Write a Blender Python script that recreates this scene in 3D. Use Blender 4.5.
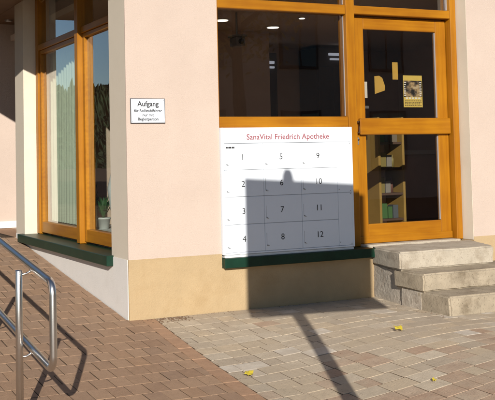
import bpy, bmesh, math, random
from mathutils import Vector, Matrix, noise
random.seed(7)
S = bpy.context.scene
for o in list(bpy.data.objects): bpy.data.objects.remove(o)
COL = S.collection
R = math.radians

# ---------------------------------------------------------------- camera
YAW, PITCH, ROLL = 4.51758764e-01, 5.60742212e-02, -2.17976168e-02
F_PX, CX, CY = 981.265, 227.753, 102.878
CAM = Vector((-2.73738, -7.54087, 1.28903))
fw = Vector((math.sin(YAW)*math.cos(PITCH), math.cos(YAW)*math.cos(PITCH), math.sin(PITCH)))
r0 = Vector((math.cos(YAW), -math.sin(YAW), 0)); u0 = r0.cross(fw)
rt = math.cos(ROLL)*r0 + math.sin(ROLL)*u0
up = -math.sin(ROLL)*r0 + math.cos(ROLL)*u0
cd = bpy.data.cameras.new('camera'); cam = bpy.data.objects.new('camera', cd); COL.objects.link(cam)
cam.matrix_world = Matrix(((rt.x, up.x, -fw.x, CAM.x), (rt.y, up.y, -fw.y, CAM.y), (rt.z, up.z, -fw.z, CAM.z), (0, 0, 0, 1)))
cd.sensor_fit = 'HORIZONTAL'; cd.sensor_width = 36.0
cd.lens = 36.0*F_PX/495.0
cd.shift_x = (247.5-CX)/495.0
cd.shift_y = (CY-200.0)/495.0
cd.clip_start = 0.05; cd.clip_end = 2000
S.camera = cam

# ---------------------------------------------------------------- sky, sun, exposure
AZ, EL = R(22.0), R(20.0)            # the light travels towards +Y, a little towards +X
w = bpy.data.worlds.new('World'); S.world = w; w.use_nodes = True
nt = w.node_tree; bg = nt.nodes['Background']
sk = nt.nodes.new('ShaderNodeTexSky'); sk.sky_type = 'NISHITA'; sk.sun_disc = False
sk.sun_elevation = EL; sk.sun_rotation = R(180)+AZ; sk.altitude = 300; sk.air_density = 1.0; sk.dust_density = 0.0; sk.ozone_density = 3.0
nt.links.new(sk.outputs[0], bg.inputs[0]); bg.inputs[1].default_value = 0.062
sd = bpy.data.lights.new('sun', 'SUN'); sd.energy = 4.5; sd.angle = R(0.4); sd.color = (1.0, 0.945, 0.86)
sun = bpy.data.objects.new('sun', sd); COL.objects.link(sun)
LD = Vector((math.sin(AZ)*math.cos(EL), math.cos(AZ)*math.cos(EL), -math.sin(EL)))
sun.rotation_euler = LD.to_track_quat('-Z', 'Y').to_euler(); sun.location = (-6, -14, 9)
S.view_settings.view_transform = 'Standard'; S.view_settings.look = 'None'
S.view_settings.exposure = 0.4; S.view_settings.gamma = 1.0
S.render.engine = 'CYCLES'

# ---------------------------------------------------------------- helpers
def tag(o, label=None, cat=None, group=None, kind=None):
    if label: o['label'] = label
    if cat: o['category'] = cat
    if group: o['group'] = group
    if kind: o['kind'] = kind
    return o
def empty(name, loc=(0, 0, 0), parent=None):
    o = bpy.data.objects.new(name, None); COL.objects.link(o); o.location = loc
    o.empty_display_size = 0.1
    if parent: o.parent = parent
    bpy.context.view_layer.update() if False else None
    return o
def inv_chain(parent):
    # all empties are only translated: world offset of a parent
    v = Vector((0, 0, 0))
    while parent:
        v += Vector(parent.location); parent = parent.parent
    return v
def obj(name, bm, mat, parent=None, smooth=False):
    """mesh given in WORLD coordinates"""
    me = bpy.data.meshes.new(name)
    if isinstance(bm, bmesh.types.BMesh):
        bmesh.ops.recalc_face_normals(bm, faces=bm.faces)
        bm.to_mesh(me); bm.free()
    else:
        me.from_pydata(*bm)
    for m in (mat if isinstance(mat, (list, tuple)) else [mat]): me.materials.append(m)
    if smooth:
        for p in me.polygons: p.use_smooth = True
    off = inv_chain(parent)
    if off.length: me.transform(Matrix.Translation(-off))
    o = bpy.data.objects.new(name, me); COL.objects.link(o)
    if parent: o.parent = parent
    return o
def BM(): return bmesh.new()
def box(bm, x0, x1, y0, y1, z0, z1, bev=0.0, mi=0):
    vs = [bm.verts.new((x, y, z)) for x in (x0, x1) for y in (y0, y1) for z in (z0, z1)]
    fs = []
    for q in ((0, 1, 3, 2), (4, 6, 7, 5), (0, 4, 5, 1), (2, 3, 7, 6), (0, 2, 6, 4), (1, 5, 7, 3)):
        f = bm.faces.new([vs[i] for i in q]); f.material_index = mi; fs.append(f)
    if bev > 0:
        es = list({e for f in fs for e in f.edges})
        bmesh.ops.bevel(bm, geom=es, offset=bev, segments=1, affect='EDGES', clamp_overlap=True)
    return bm
def prism(bm, poly, z0, z1, bev=0.0):
    a = [bm.verts.new((x, y, z0)) for x, y in poly]; b = [bm.verts.new((x, y, z1)) for x, y in poly]
    n = len(poly); fs = [bm.faces.new(a[::-1]), bm.faces.new(b)]
    for i in range(n): fs.append(bm.faces.new((a[i], a[(i+1) % n], b[(i+1) % n], b[i])))
    if bev > 0:
        es = list({e for f in fs for e in f.edges})
        bmesh.ops.bevel(bm, geom=es, offset=bev, segments=3, affect='EDGES', clamp_overlap=True)
    return bm
def tube(bm, pts, rad, n=14, cap=True):
    pts = [Vector(p) for p in pts]; rads = rad if isinstance(rad, (list, tuple)) else [rad]*len(pts)
    rings = []; prev = None
    for i, p in enumerate(pts):
        t = ((pts[min(i+1, len(pts)-1)]-p).normalized() + (p-pts[max(i-1, 0)]).normalized()).normalized()
        if prev is None:
            a = Vector((1, 0, 0)) if abs(t.x) < .8 else Vector((0, 0, 1))
            nrm = t.cross(a).normalized()
        else:
            nrm = (prev - t*prev.dot(t)).normalized()
        prev = nrm; b = t.cross(nrm)
        rings.append([bm.verts.new(p+rads[i]*(math.cos(2*math.pi*k/n)*nrm+math.sin(2*math.pi*k/n)*b)) for k in range(n)])
    for A, B in zip(rings, rings[1:]):
        for k in range(n): bm.faces.new((A[k], A[(k+1) % n], B[(k+1) % n], B[k]))
    if cap:
        bm.faces.new(rings[0][::-1]); bm.faces.new(rings[-1])
    return bm
def lathe(bm, c, prof, n=16):
    c = Vector(c); rings = [[bm.verts.new(c+Vector((r*math.cos(2*math.pi*k/n), r*math.sin(2*math.pi*k/n), z))) for k in range(n)] for r, z in prof]
    for A, B in zip(rings, rings[1:]):
        for k in range(n): bm.faces.new((A[k], A[(k+1) % n], B[(k+1) % n], B[k]))
    bm.faces.new(rings[0][::-1]); bm.faces.new(rings[-1]); return bm
def disc(bm, c, r, axis='Z', n=20, th=.01):
    c = Vector(c)
    d = {'Z': Vector((0, 0, 1)), 'Y': Vector((0, 1, 0)), 'X': Vector((1, 0, 0))}[axis]
    return tube(bm, [c-d*th/2, c+d*th/2], r, n)

# ---------------------------------------------------------------- materials
def nodes_of(m):
    m.use_nodes = True; t = m.node_tree; return t, t.nodes['Principled BSDF']
def mat(name, col, rough=.7, var=0.0, scale=6.0, bump=0.0, bscale=60.0, metal=0.0, spec=.4, stain=None, stain_scale=2.0, stain_amt=.5, var2=None, coat=0, speck=None, dust=None):
    m = bpy.data.materials.new(name); t, b = nodes_of(m); L = t.links.new; N = t.nodes.new
    b.inputs['Roughness'].default_value = rough; b.inputs['Metallic'].default_value = metal
    b.inputs['Specular IOR Level'].default_value = spec
    b.inputs['Coat Weight'].default_value = coat
    geo = N('ShaderNodeNewGeometry')
    last = None
    def rgb(c):
        n = N('ShaderNodeRGB'); n.outputs[0].default_value = (*c, 1); return n.outputs[0]
    last = rgb(col)
    def mixin(fac, a, bb, mode='MIX'):
        x = N('ShaderNodeMix'); x.data_type = 'RGBA'; x.blend_type = mode
        if isinstance(fac, float): x.inputs[0].default_value = fac
        else: L(fac, x.inputs[0])
        L(a, x.inputs[6]); L(bb, x.inputs[7]); return x.outputs[2]
    def nz(sc, det=5.0, rg=.6):
        n = N('ShaderNodeTexNoise'); n.inputs['Scale'].default_value = sc; n.inputs['Detail'].default_value = det; n.inputs['Roughness'].default_value = rg
        L(geo.outputs['Position'], n.inputs['Vector']); return n.outputs['Fac']
    def rng(v, a, bb, c, d):
        r = N('ShaderNodeMapRange'); r.inputs[1].default_value = a; r.inputs[2].default_value = bb; r.inputs[3].default_value = c; r.inputs[4].default_value = d
        L(v, r.inputs[0]); return r.outputs[0]
    if var2:      # per-piece variation
        oi = N('ShaderNodeObjectInfo'); ad = N('ShaderNodeMath'); ad.operation = 'ADD'
        L(oi.outputs['Random'], ad.inputs[0]); L(geo.outputs['Random Per Island'], ad.inputs[1])
        fr = N('ShaderNodeMath'); fr.operation = 'FRACT'; L(ad.outputs[0], fr.inputs[0])
        cr = N('ShaderNodeValToRGB'); e = cr.color_ramp.elements
        e[0].position = 0; e[0].color = (*var2[0], 1); e[1].position = 1; e[1].color = (*var2[-1], 1)
        for i, c in enumerate(var2[1:-1]):
            q = e.new((i+1)/(len(var2)-1)); q.color = (*c, 1)
        L(fr.outputs[0], cr.inputs[0]); last = cr.outputs[0]
    if var > 0:
        f = rng(nz(scale), .25, .75, 1-var, 1+var)
        x = N('ShaderNodeVectorMath'); x.operation = 'SCALE'; L(last, x.inputs[0]); L(f, x.inputs['Scale']); last = x.outputs[0]
    if stain:
        f = rng(nz(stain_scale, 8, .7), .5, .68, 0, stain_amt); last = mixin(f, last, rgb(stain))
    if speck:
        f = rng(nz(speck[1], 2, .5), .6, .68, 0, speck[2]); last = mixin(f, last, rgb(speck[0]))
    if dust:
        f = rng(nz(dust[1], 9, .72), .44, .66, 0, dust[2]); last = mixin(f, last, rgb(dust[0]))
    L(last, b.inputs['Base Color'])
    if bump > 0:
        bp = N('ShaderNodeBump'); bp.inputs['Strength'].default_value = bump; bp.inputs['Distance'].default_value = .01
        L(nz(bscale, 6, .65), bp.inputs['Height']); L(bp.outputs[0], b.inputs['Normal'])
    return m
def glass_mat(name, tint=(.78, .8, .78), gain=1.7):
    m = bpy.data.materials.new(name); m.use_nodes = True; t = m.node_tree; L = t.links.new; N = t.nodes.new
    for n in list(t.nodes): t.nodes.remove(n)
    out = N('ShaderNodeOutputMaterial'); mix = N('ShaderNodeMixShader'); tr = N('ShaderNodeBsdfTransparent'); gl = N('ShaderNodeBsdfGlossy')
    tr.inputs[0].default_value = (*tint, 1); gl.inputs['Roughness'].default_value = 0.004; gl.inputs[0].default_value = (.95, .97, 1, 1)
    fr = N('ShaderNodeFresnel'); fr.inputs[0].default_value = 1.5
    geo = N('ShaderNodeNewGeometry'); s = N('ShaderNodeMath'); s.operation = 'SUBTRACT'; s.inputs[0].default_value = gain; 
    k = N('ShaderNodeMath'); k.operation = 'MULTIPLY'; k.inputs[1].default_value = gain; L(geo.outputs['Backfacing'], k.inputs[0]); L(k.outputs[0], s.inputs[1])
    mu = N('ShaderNodeMath'); mu.operation = 'MULTIPLY'; mu.use_clamp = True; L(fr.outputs[0], mu.inputs[0]); L(s.outputs[0], mu.inputs[1])
    # slightly wavy float glass
    nz = N('ShaderNodeTexNoise'); nz.inputs['Scale'].default_value = 2.2; nz.inputs['Detail'].default_value = 1; L(geo.outputs['Position'], nz.inputs['Vector'])
    bp = N('ShaderNodeBump'); bp.inputs['Strength'].default_value = .03; bp.inputs['Distance'].default_value = .02; L(nz.outputs['Fac'], bp.inputs['Height']); L(bp.outputs[0], gl.inputs['Normal'])
    L(mu.outputs[0], mix.inputs[0]); L(tr.outputs[0], mix.inputs[1]); L(gl.outputs[0], mix.inputs[2]); L(mix.outputs[0], out.inputs[0])
    return m
def emit_mat(name, col, strength):
    m = bpy.data.materials.new(name); t, b = nodes_of(m)
    b.inputs['Base Color'].default_value = (.8, .8, .8, 1); b.inputs['Emission Color'].default_value = (*col, 1); b.inputs['Emission Strength'].default_value = strength
    return m
def wood_mat(name, col, dark, rough=.42, axis='Z'):
    m = bpy.data.materials.new(name); t, b = nodes_of(m); L = t.links.new; N = t.nodes.new
    geo = N('ShaderNodeNewGeometry'); mp = N('ShaderNodeMapping')
    sc = {'Z': (38, 38, 2.2), 'X': (2.2, 38, 38), 'Y': (38, 2.2, 38)}[axis]; mp.inputs['Scale'].default_value = sc
    L(geo.outputs['Position'], mp.inputs[0])
    n = N('ShaderNodeTexNoise'); n.inputs['Scale'].default_value = 1; n.inputs['Detail'].default_value = 6; L(mp.outputs[0], n.inputs[0])
    n2 = N('ShaderNodeTexNoise'); n2.inputs['Scale'].default_value = 3; n2.inputs['Detail'].default_value = 4; L(geo.outputs['Position'], n2.inputs[0])
    ad = N('ShaderNodeMath'); ad.operation = 'MULTIPLY_ADD'; ad.inputs[1].default_value = .5; L(n2.outputs['Fac'], ad.inputs[0])
    k = N('ShaderNodeMath'); k.operation = 'MULTIPLY'; k.inputs[1].default_value = .5; L(n.outputs['Fac'], k.inputs[0]); L(k.outputs[0], ad.inputs[2])
    cr = N('ShaderNodeValToRGB'); e = cr.color_ramp.elements; e[0].position = .36; e[0].color = (*dark, 1); e[1].position = .62; e[1].color = (*col, 1)
    L(ad.outputs[0], cr.inputs[0]); L(cr.outputs[0], b.inputs['Base Color'])
    b.inputs['Roughness'].default_value = rough; b.inputs['Specular IOR Level'].default_value = .35
    bp = N('ShaderNodeBump'); bp.inputs['Strength'].default_value = .12; bp.inputs['Distance'].default_value = .004; L(n.outputs['Fac'], bp.inputs['Height']); L(bp.outputs[0], b.inputs['Normal'])
    return m
M = {}
M['pink'] = mat('pink_render', (.575, .462, .39), .92, .05, 1.6, .6, 150, spec=.15, stain=(.53, .42, .35), stain_scale=1.3, stain_amt=.45)
M['ochre'] = mat('ochre_plinth_paint', (.45, .33, .19), .9, .09, 3.0, .45, 90, spec=.15, stain=(.38, .26, .135), stain_scale=2.6, stain_amt=.55)
M['cream'] = mat('cream_render', (.655, .58, .47), .92, .05, 2.0, .3, 200, spec=.15, stain=(.56, .48, .37), stain_scale=2, stain_amt=.4)
M['offwhite'] = mat('white_plinth_render', (.78, .745, .70), .92, .06, 3.0, .35, 160, spec=.15, stain=(.67, .63, .58), stain_scale=3, stain_amt=.5)
M['orange_v'] = wood_mat('orange_stained_wood_upright', (.375, .152, .005), (.275, .098, .003), axis='Z')
M['orange_h'] = wood_mat('orange_stained_wood_rail', (.375, .152, .005), (.275, .098, .003), axis='X')
M['orange_y'] = wood_mat('orange_stained_wood_side_rail', (.375, .152, .005), (.275, .098, .003), axis='Y')
M['glass'] = glass_mat('shop_window_glass', (.88, .87, .85), 3.3)
M['glass_side'] = glass_mat('side_window_glass', (.92, .95, .93), 2.0)
M['rubber'] = mat('grey_sealing_strip', (.30, .27, .26), .5)
M['green'] = mat('green_sill_paint', (.005, .032, .018), .42, .25, 8, .05, 60, spec=.3, stain=(.05, .05, .03), stain_scale=6, stain_amt=.2)
M['white'] = mat('white_powder_coat', (.79, .84, .91), .42, .015, 3, 0, spec=.4, stain=(.73, .76, .80), stain_scale=3, stain_amt=.25)
M['grey_plastic'] = mat('grey_plastic', (.30, .29, .28), .5)
M['white_dull'] = mat('white_plastic', (.78, .78, .76), .5)
M['groove'] = mat('dark_gap', (.05, .05, .055), .8)
M['red_ink'] = mat('red_lettering', (.30, .075, .09), .6)
M['grey_ink'] = mat('grey_lettering', (.10, .10, .11), .6)
M['black_ink'] = mat('black_lettering', (.03, .03, .03), .6)
M['black'] = mat('black_plastic', (.02, .02, .02), .4)
M['stone'] = mat('pale_step_stone', (.44, .385, .305), .9, .12, 9, .35, 45, spec=.2, stain=(.23, .18, .125), stain_scale=5, stain_amt=.7, speck=((.22, .18, .14), 85, .45))
M['stone2'] = mat('weathered_step_stone', (.36, .30, .22), .9, .2, 7, .4, 40, spec=.2, stain=(.15, .115, .075), stain_scale=4, stain_amt=.85, speck=((.12, .10, .07), 75, .5))
M['rough_base'] = mat('rough_lime_plaster', (.48, .42, .345), .95, .14, 14, 1.0, 30, spec=.1, stain=(.25, .19, .14), stain_scale=8, stain_amt=.7)
M['steel'] = mat('brushed_steel', (.66, .645, .62), .3, .05, 30, .03, 200, metal=1.0)
M['steel_dark'] = mat('galvanised_steel', (.35, .36, .37), .5, .08, 10, metal=.8)
M['brown_paver'] = mat('brown_concrete_paver', (.33, .20, .125), .9, .12, 18, .6, 120, spec=.2, var2=[(.38, .243, .153), (.335, .213, .137), (.41, .268, .172), (.325, .215, .145), (.39, .243, .148)], stain=(.34, .205, .13), stain_scale=1.6, stain_amt=.45, speck=((.25, .16, .11), 120, .35), dust=((.41, .27, .175), 1.7, .6))
M['edge_paver'] = mat('brown_edging_stone', (.43, .26, .16), .9, .12, 18, .5, 120, spec=.2, stain=(.31, .19, .12), stain_scale=3, stain_amt=.5, speck=((.18, .12, .08), 120, .35), dust=((.41, .27, .175), 1.7, .6))
M['grey_paver'] = mat('grey_stone_paver', (.42, .36, .29), .9, .10, 16, .6, 110, spec=.2, var2=[(.53, .435, .32), (.44, .36, .27), (.59, .50, .38), (.49, .395, .28), (.56, .445, .31), (.46, .39, .30)], stain=(.37, .30, .225), stain_scale=5, stain_amt=.5, speck=((.25, .20, .15), 100, .45), dust=((.47, .385, .285), 2.3, .8))
M['red_paver'] = mat('reddish_stone_paver', (.40, .26, .18), .9, .12, 16, .6, 110, spec=.2, var2=[(.47, .335, .235), (.41, .275, .19), (.50, .385, .28), (.44, .305, .21)], stain=(.28, .185, .13), stain_scale=5, stain_amt=.5, speck=((.2, .14, .10), 100, .45), dust=((.47, .385, .285), 2.3, .8))
M['light_paver'] = mat('pale_stone_paver', (.56, .50, .42), .9, .08, 16, .5, 110, spec=.2, var2=[(.60, .53, .44), (.64, .57, .48), (.57, .50, .41)], stain=(.40, .34, .27), stain_scale=6, stain_amt=.5, dust=((.47, .385, .285), 2.3, .8))
M['sand'] = mat('sand_and_dirt_bedding', (.10, .068, .045), .98, .3, 14, .5, 90, spec=.1, stain=(.26, .19, .13), stain_scale=3, stain_amt=.7)
M['dark_brown'] = mat('dark_brown_panel', (.10, .062, .045), .6, .2, 4)
M['soffit'] = mat('brown_wood_soffit', (.22, .13, .07), .7, .15, 6)
M['int_wall'] = mat('brown_interior_wall', (.66, .48, .38), .85, .1, 2)
M['int_floor'] = mat('interior_floor', (.48, .37, .29), .5, .1, 3)
M['int_ceil'] = mat('interior_ceiling', (.70, .56, .46), .9)
M['cabinet'] = mat('dark_cabinet', (.05, .04, .038), .5)
M['shelf_wood'] = mat('yellow_shelf_wood', (.36, .235, .065), .6, .1, 6)
M['leaf_yellow'] = mat('yellow_leaf', (.50, .39, .03), .6, .2, 40)
M['slat'] = mat('pale_blind_fabric', (.55, .58, .46), .85, .05, 8)
M['plant'] = mat('plant_leaf', (.045, .11, .035), .55, .35, 20)
M['lamp'] = emit_mat('lit_lamp_diffuser', (1, .93, .8), 1.6)
M['strip'] = emit_mat('lit_shelf_strip', (.75, .82, 1), .35)
M['yellow_paper'] = mat('yellow_paper', (.66, .50, .12), .7, .04, 10)
M['ochre_paper'] = mat('ochre_paper', (.55, .35, .07), .7, .05, 10)
M['white_paper'] = mat('white_paper', (.75, .74, .68), .7)
M['bark'] = mat('tree_bark', (.07, .05, .035), .9, .3, 20, .8, 30)
M['foliage'] = mat('autumn_foliage', (.075, .075, .025), .7, .5, 3)
M['forest'] = mat('far_forest', (.022, .036, .013), .9, .5, .4)
M['house'] = mat('brown_house_render', (.50, .39, .31), .9, .1, 1)
M['roof'] = mat('red_roof_tiles', (.22, .085, .05), .85, .2, 4)
M['winter_dark'] = mat('dark_window_glass', (.02, .022, .025), .08, spec=.6)

# ---------------------------------------------------------------- terrain
def smooth(t): t = max(0, min(1, t)); return t*t*(3-2*t)
def terrain(x, y):
    if y > 0:
        return .117*min(y, 3.76) if x < .02 else 0.0
    g = -.33*(1-math.exp(y*.1/.33))
    return g*(1-smooth((x-.1)/1.9))
def bound(y): return .215+.075*y              # line where brown and grey paving meet

xs = [-400, -200, -90, -40, -20, -10, -6, -4]+[-3.2+.1*i for i in range(32)]+[-.02, .06]+[.1+.1*i for i in range(60)]+[6.4, 8, 12, 20, 40, 90, 200, 400]
ys = [-400, -200, -90, -40, -20, -12]+[-9+.1*i for i in range(90)]+[-.0001]+[.0001]+[.25*i for i in range(1, 15)]+[3.76, 4.2, 5.5, 8, 14, 25, 50, 100, 200, 400]
V, Fc = [], []
for y in ys:
    for x in xs: V.append((x, y, terrain(x, y)-.0028))
nx = len(xs)
for j in range(len(ys)-1):
    for i in range(nx-1): Fc.append((j*nx+i, j*nx+i+1, (j+1)*nx+i+1, (j+1)*nx+i))
tag(obj('ground', (V, [], Fc), M['sand'], smooth=True), kind='structure')

# ---------------------------------------------------------------- paving
def project(p):
    d = Vector(p)-CAM; z = d.dot(fw)
    if z < .2: return None
    return CX+F_PX*d.dot(rt)/z, CY-F_PX*d.dot(up)/z, z
def paver_geom(sx, sy, h=.04, ch=.0009, n=0):
    """top-centred chamfered block, slightly worn corners: verts + faces"""
    v = []; f = []
    hx, hy = sx/2, sy/2
    def ring(ix, z): return [(-hx+ix, -hy+ix, z), (hx-ix, -hy+ix, z), (hx-ix, hy-ix, z), (-hx+ix, hy-ix, z)]
    v += ring(0, -h) + ring(0, -ch) + ring(ch, 0)
    for a in (0, 4):
        for k in range(4): f.append((a+k, a+(k+1) % 4, a+4+(k+1) % 4, a+4+k))
    f.append((8, 9, 10, 11))
    return v, f
MESH = {}
def paver_mesh(sx, sy, mname):
    k = (round(sx, 3), round(sy, 3), mname)
    if k not in MESH:
        me = bpy.data.meshes.new('paver'); v, f = paver_geom(sx, sy); me.from_pydata(v, [], f); me.materials.append(M[mname]); MESH[k] = me
    return MESH[k]
def in_building(x, y, m=0.0):
    return (y > -m and x > -.0-m)
def lay(parent, tiles, stuff_name, limit=300, name='paver', lift=0.0):
    """tiles: (x, y, sx, sy, material, rot)"""
    scored = []
    for t in tiles:
        x, y, sx, sy, mn, rot = t
        c = (x, y, terrain(x, y)); q = project(c); size = 0
        if q and -10 < q[0] < 505 and -5 < q[1] < 415: size = sx*sy/q[2]**3*1e4
        scored.append((size, t))
    scored.sort(key=lambda a: -a[0])
    rest = []
    for i, (size, t) in enumerate(scored):
        x, y, sx, sy, mn, rot = t
        e = .06
        # stay on one side of the ramp foot when measuring the slope
        if y > 0: ty0, ty1 = max(.001, y-e), y+e
        else: ty0, ty1 = y-e, min(-.001, y+e)
        n = Vector((-(terrain(x+e, y)-terrain(x-e, y))/(2*e) if not (-.1 < x < .1 and y > 0) else 0, -(terrain(x, ty1)-terrain(x, ty0))/(ty1-ty0), 1)).normalized()
        n = (n+Vector((max(-.005, min(.005, random.gauss(0, .0028))), max(-.005, min(.005, random.gauss(0, .0028))), 0))).normalized()
        mat3 = n.to_track_quat('Z', 'Y').to_matrix().to_4x4() @ Matrix.Rotation(rot, 4, 'Z')
        # track quat spins freely: rebuild with x axis kept
        ax = (Vector((math.cos(rot), math.sin(rot), 0)) - n*n.dot(Vector((math.cos(rot), math.sin(rot), 0)))).normalized(); ay = n.cross(ax)
        z = terrain(x, y)+lift+random.gauss(0, .0007)
        mw = Matrix(((ax.x, ay.x, n.x, x), (ax.y, ay.y, n.y, y), (ax.z, ay.z, n.z, z), (0, 0, 0, 1)))
        if size > 0 and i < limit:
            o = bpy.data.objects.new(name, paver_mesh(sx, sy, mn)); COL.objects.link(o); o.parent = parent; o.matrix_local = mw
        else: rest.append((mw, sx, sy, mn))
    mats = sorted({r[3] for r in rest}); V, Fc, mi = [], [], []
    for mw, sx, sy, mn in rest:
        v, f = paver_geom(sx, sy); b = len(V)
        V += [tuple(mw @ Vector(q)) for q in v]; Fc += [tuple(i+b for i in q) for q in f]; mi += [mats.index(mn)]*len(f)
    if V:
        o = obj(stuff_name, (V, [], Fc), [M[k] for k in mats], parent)
        o.data.polygons.foreach_set('material_index', mi); o['kind'] = 'stuff'

ramp = tag(empty('ramp_paving'), kind='structure')
tiles = []; PX, PY, GAP = .122, .205, .007
y = 3.72; row = 0
while y > -7.2:
    yc = y-PY/2; xr = (bound(yc)-.107 if yc < 0 else -.006)
    if yc > 0 and yc-PY/2 < 0: xr = -.006
    if yc > 0: xr = min(xr, -.012)
    x = xr
    if row % 2:
        tiles.append((x-PX/4, yc, PX/2-GAP, PY-GAP, 'brown_paver', 0)); x -= PX/2
    while x > -3.3:
        tiles.append((x-PX/2+random.gauss(0, .0015), yc+random.gauss(0, .0015), PX-GAP, PY-GAP, 'brown_paver', random.gauss(0, .004))); x -= PX
    y -= PY; row += 1
lay(ramp, tiles, 'paver_field', 299)
# row of long edging stones along the seam
edge = tag(empty('paving_edge'), kind='structure'); tiles = []
y = -.02; ang = math.atan(.075)
while y > -7.2:
    yc = y-.15; tiles.append((bound(yc)-.057, yc, .105, .294, 'edge_paver', -ang)); y -= .30
lay(edge, tiles, 'edging_field', 300, 'edging_stone', .003)
# grey forecourt
fore = tag(empty('forecourt_paving'), kind='structure'); tiles = []
y = -.012; row = 0; GY = .16
while y > -7.2:
    yc = y-GY/2; x = bound(yc)+.004
    first = True
    while x < 5.2:
        wd = random.choice((.11, .14, .16, .18, .21))
        if first: wd = random.choice((.08, .11, .14, .17)); first = False
        xc = x+wd/2
        if not (xc > 2.32 and xc < 3.62 and yc > -1.20):
            nn = noise.noise(Vector((xc*1.3+3.1, yc*1.5, 0)))
            red = nn*.9+(-yc-2.15)*.6+random.gauss(0, .2)
            if red > .12: mn = 'red_paver'
            elif random.random() < .07: mn = 'light_paver'
            elif random.random() < .03: mn = 'red_paver'
            else: mn = 'grey_paver'
            tiles.append((xc, yc+random.gauss(0, .002), wd-.006, GY-.006, mn, random.gauss(0, .008)))
        x += wd
    y -= GY; row += 1
lay(fore, tiles, 'paver_field', 299)

# ---------------------------------------------------------------- pharmacy building
B = tag(empty('pharmacy_building'), 'pink rendered corner building with ochre plinth and orange wooden shop windows', 'building')
ZP = .482; TOP = 6.6
bm = BM()
box(bm, .3, .835, 0, .3, ZP, TOP); box(bm, 0, .3, 0, .012, ZP, TOP)
box(bm, 3.527, 9, 0, .3, ZP, TOP); box(bm, .835, 3.527, 0, .3, 3.25, TOP)
obj('wall', bm, M['pink'], B)
bm = BM()
box(bm, .3, .835, -.004, .3, -.3, ZP); box(bm, 0, .3, -.004, .012, -.3, ZP)
box(bm, .835, 2.36, -.004, .3, -.3, .36); box(bm, 3.527, 9, -.004, .3, -.3, ZP); box(bm, 2.36, 3.527, .02, .3, -.3, .40)
obj('plinth', bm, M['ochre'], B)
# right reveal lining of the entrance
bm = BM(); box(bm, 3.5235, 3.527, .001, .16, ZP-.03, 3.25); obj('reveal', bm, M['cream'], B)
# left side: piers, wall over the window
bm = BM()
box(bm, 0, .3, .012, .407, ZP, TOP); box(bm, 0, .3, 3.35, 3.735, ZP, TOP); box(bm, 0, .3, .407, 3.35, 3.27, TOP); box(bm, 0, .3, 3.735, 9, 3.27, TOP)
obj('wall', bm, M['cream'], B)
bm = BM()
box(bm, -.005, .3, .012, .407, -.3, ZP); box(bm, -.005, .3, .407, 3.35, -.3, .40); box(bm, -.005, .3, 3.35, 3.735, -.3, ZP)
obj('plinth', bm, M['offwhite'], B)
# recess at the head of the ramp
bm = BM(); box(bm, .0, 3.2, 5.3, 5.6, .3, 3.27); box(bm, .3, 3.2, 3.6, 3.735, .3, 3.27); obj('wall', bm, M['pink'], B)
bm = BM(); box(bm, -.0, 3.2, 5.27, 5.3, .44, .53, .004); obj('skirting', bm, M['offwhite'], B)
bm = BM(); box(bm, .003, 3.2, 3.735, 5.3, 3.11, 3.27); cl = obj('soffit', bm, M['soffit'], B)
bm = BM(); box(bm, -.02, 3.2, 3.735, 5.3, .2, .436); obj('landing', bm, M['edge_paver'], B)
bm = BM(); disc(bm, (.20, 4.88, 3.104), .05, 'Z', 20, .02); dl = obj('downlight', bm, M['steel'], B)
bm = BM(); disc(bm, (.20, 4.88, 3.093), .032, 'Z', 16, .006); obj('diffuser', bm, M['white_dull'], dl)
# canopy over the side window and ramp head, outline shaped for its shade
ta = math.tan(EL)/math.sin(AZ); ct = 1/math.tan(AZ); ZC = 3.11
outer = []
for (yy, zs) in ((.1, 2.66), (1.85, 2.64), (3.35, 2.33), (5.2, 2.06), (8.5, 1.62)):
    wv = (ZC-zs)/ta; outer.append((-wv, yy-ct*wv))
poly = [(-.001, .02)] + outer + [(-.001, outer[-1][1])]
bm = BM(); prism(bm, poly, ZC, ZC+.16); obj('canopy', bm, M['soffit'], B)
# upper floor cornice and roof (above the frame)
bm = BM(); box(bm, -.25, 9, -.25, 9, TOP, TOP+.18); obj('cornice', bm, M['cream'], B)
bm = BM()
for q in ([(-.25, -.25), (9, -.25), (9, 9), (-.25, 9)],):
    b0 = [bm.verts.new((x, y, TOP+.181)) for x, y in q]; t0 = [bm.verts.new((x, y, TOP+2.4)) for x, y in ((3.5, 3.5), (5.5, 3.5), (5.5, 5.5), (3.5, 5.5))]
    bm.faces.new(t0)
    for i in range(4): bm.faces.new((b0[i], b0[(i+1) % 4], t0[(i+1) % 4], t0[i]))
obj('roof', bm, M['roof'], B)
# interior shell
bm = BM(); box(bm, .3, 6.5, .31, 5.2, .30, .448); obj('interior_floor', bm, M['int_floor'], B)
bm = BM(); box(bm, .3, 6.5, .31, 5.2, 2.88, 2.95); obj('interior_ceiling', bm, M['int_ceil'], B)
bm = BM(); box(bm, 3.2, 6.5, 5.0, 5.2, .449, 2.879); box(bm, .302, 3.2, 3.45, 3.598, .449, 2.879); box(bm, 6.3, 6.5, .32, 5.0, .449, 2.879); obj('interior_wall', bm, M['int_wall'], B)

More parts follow.
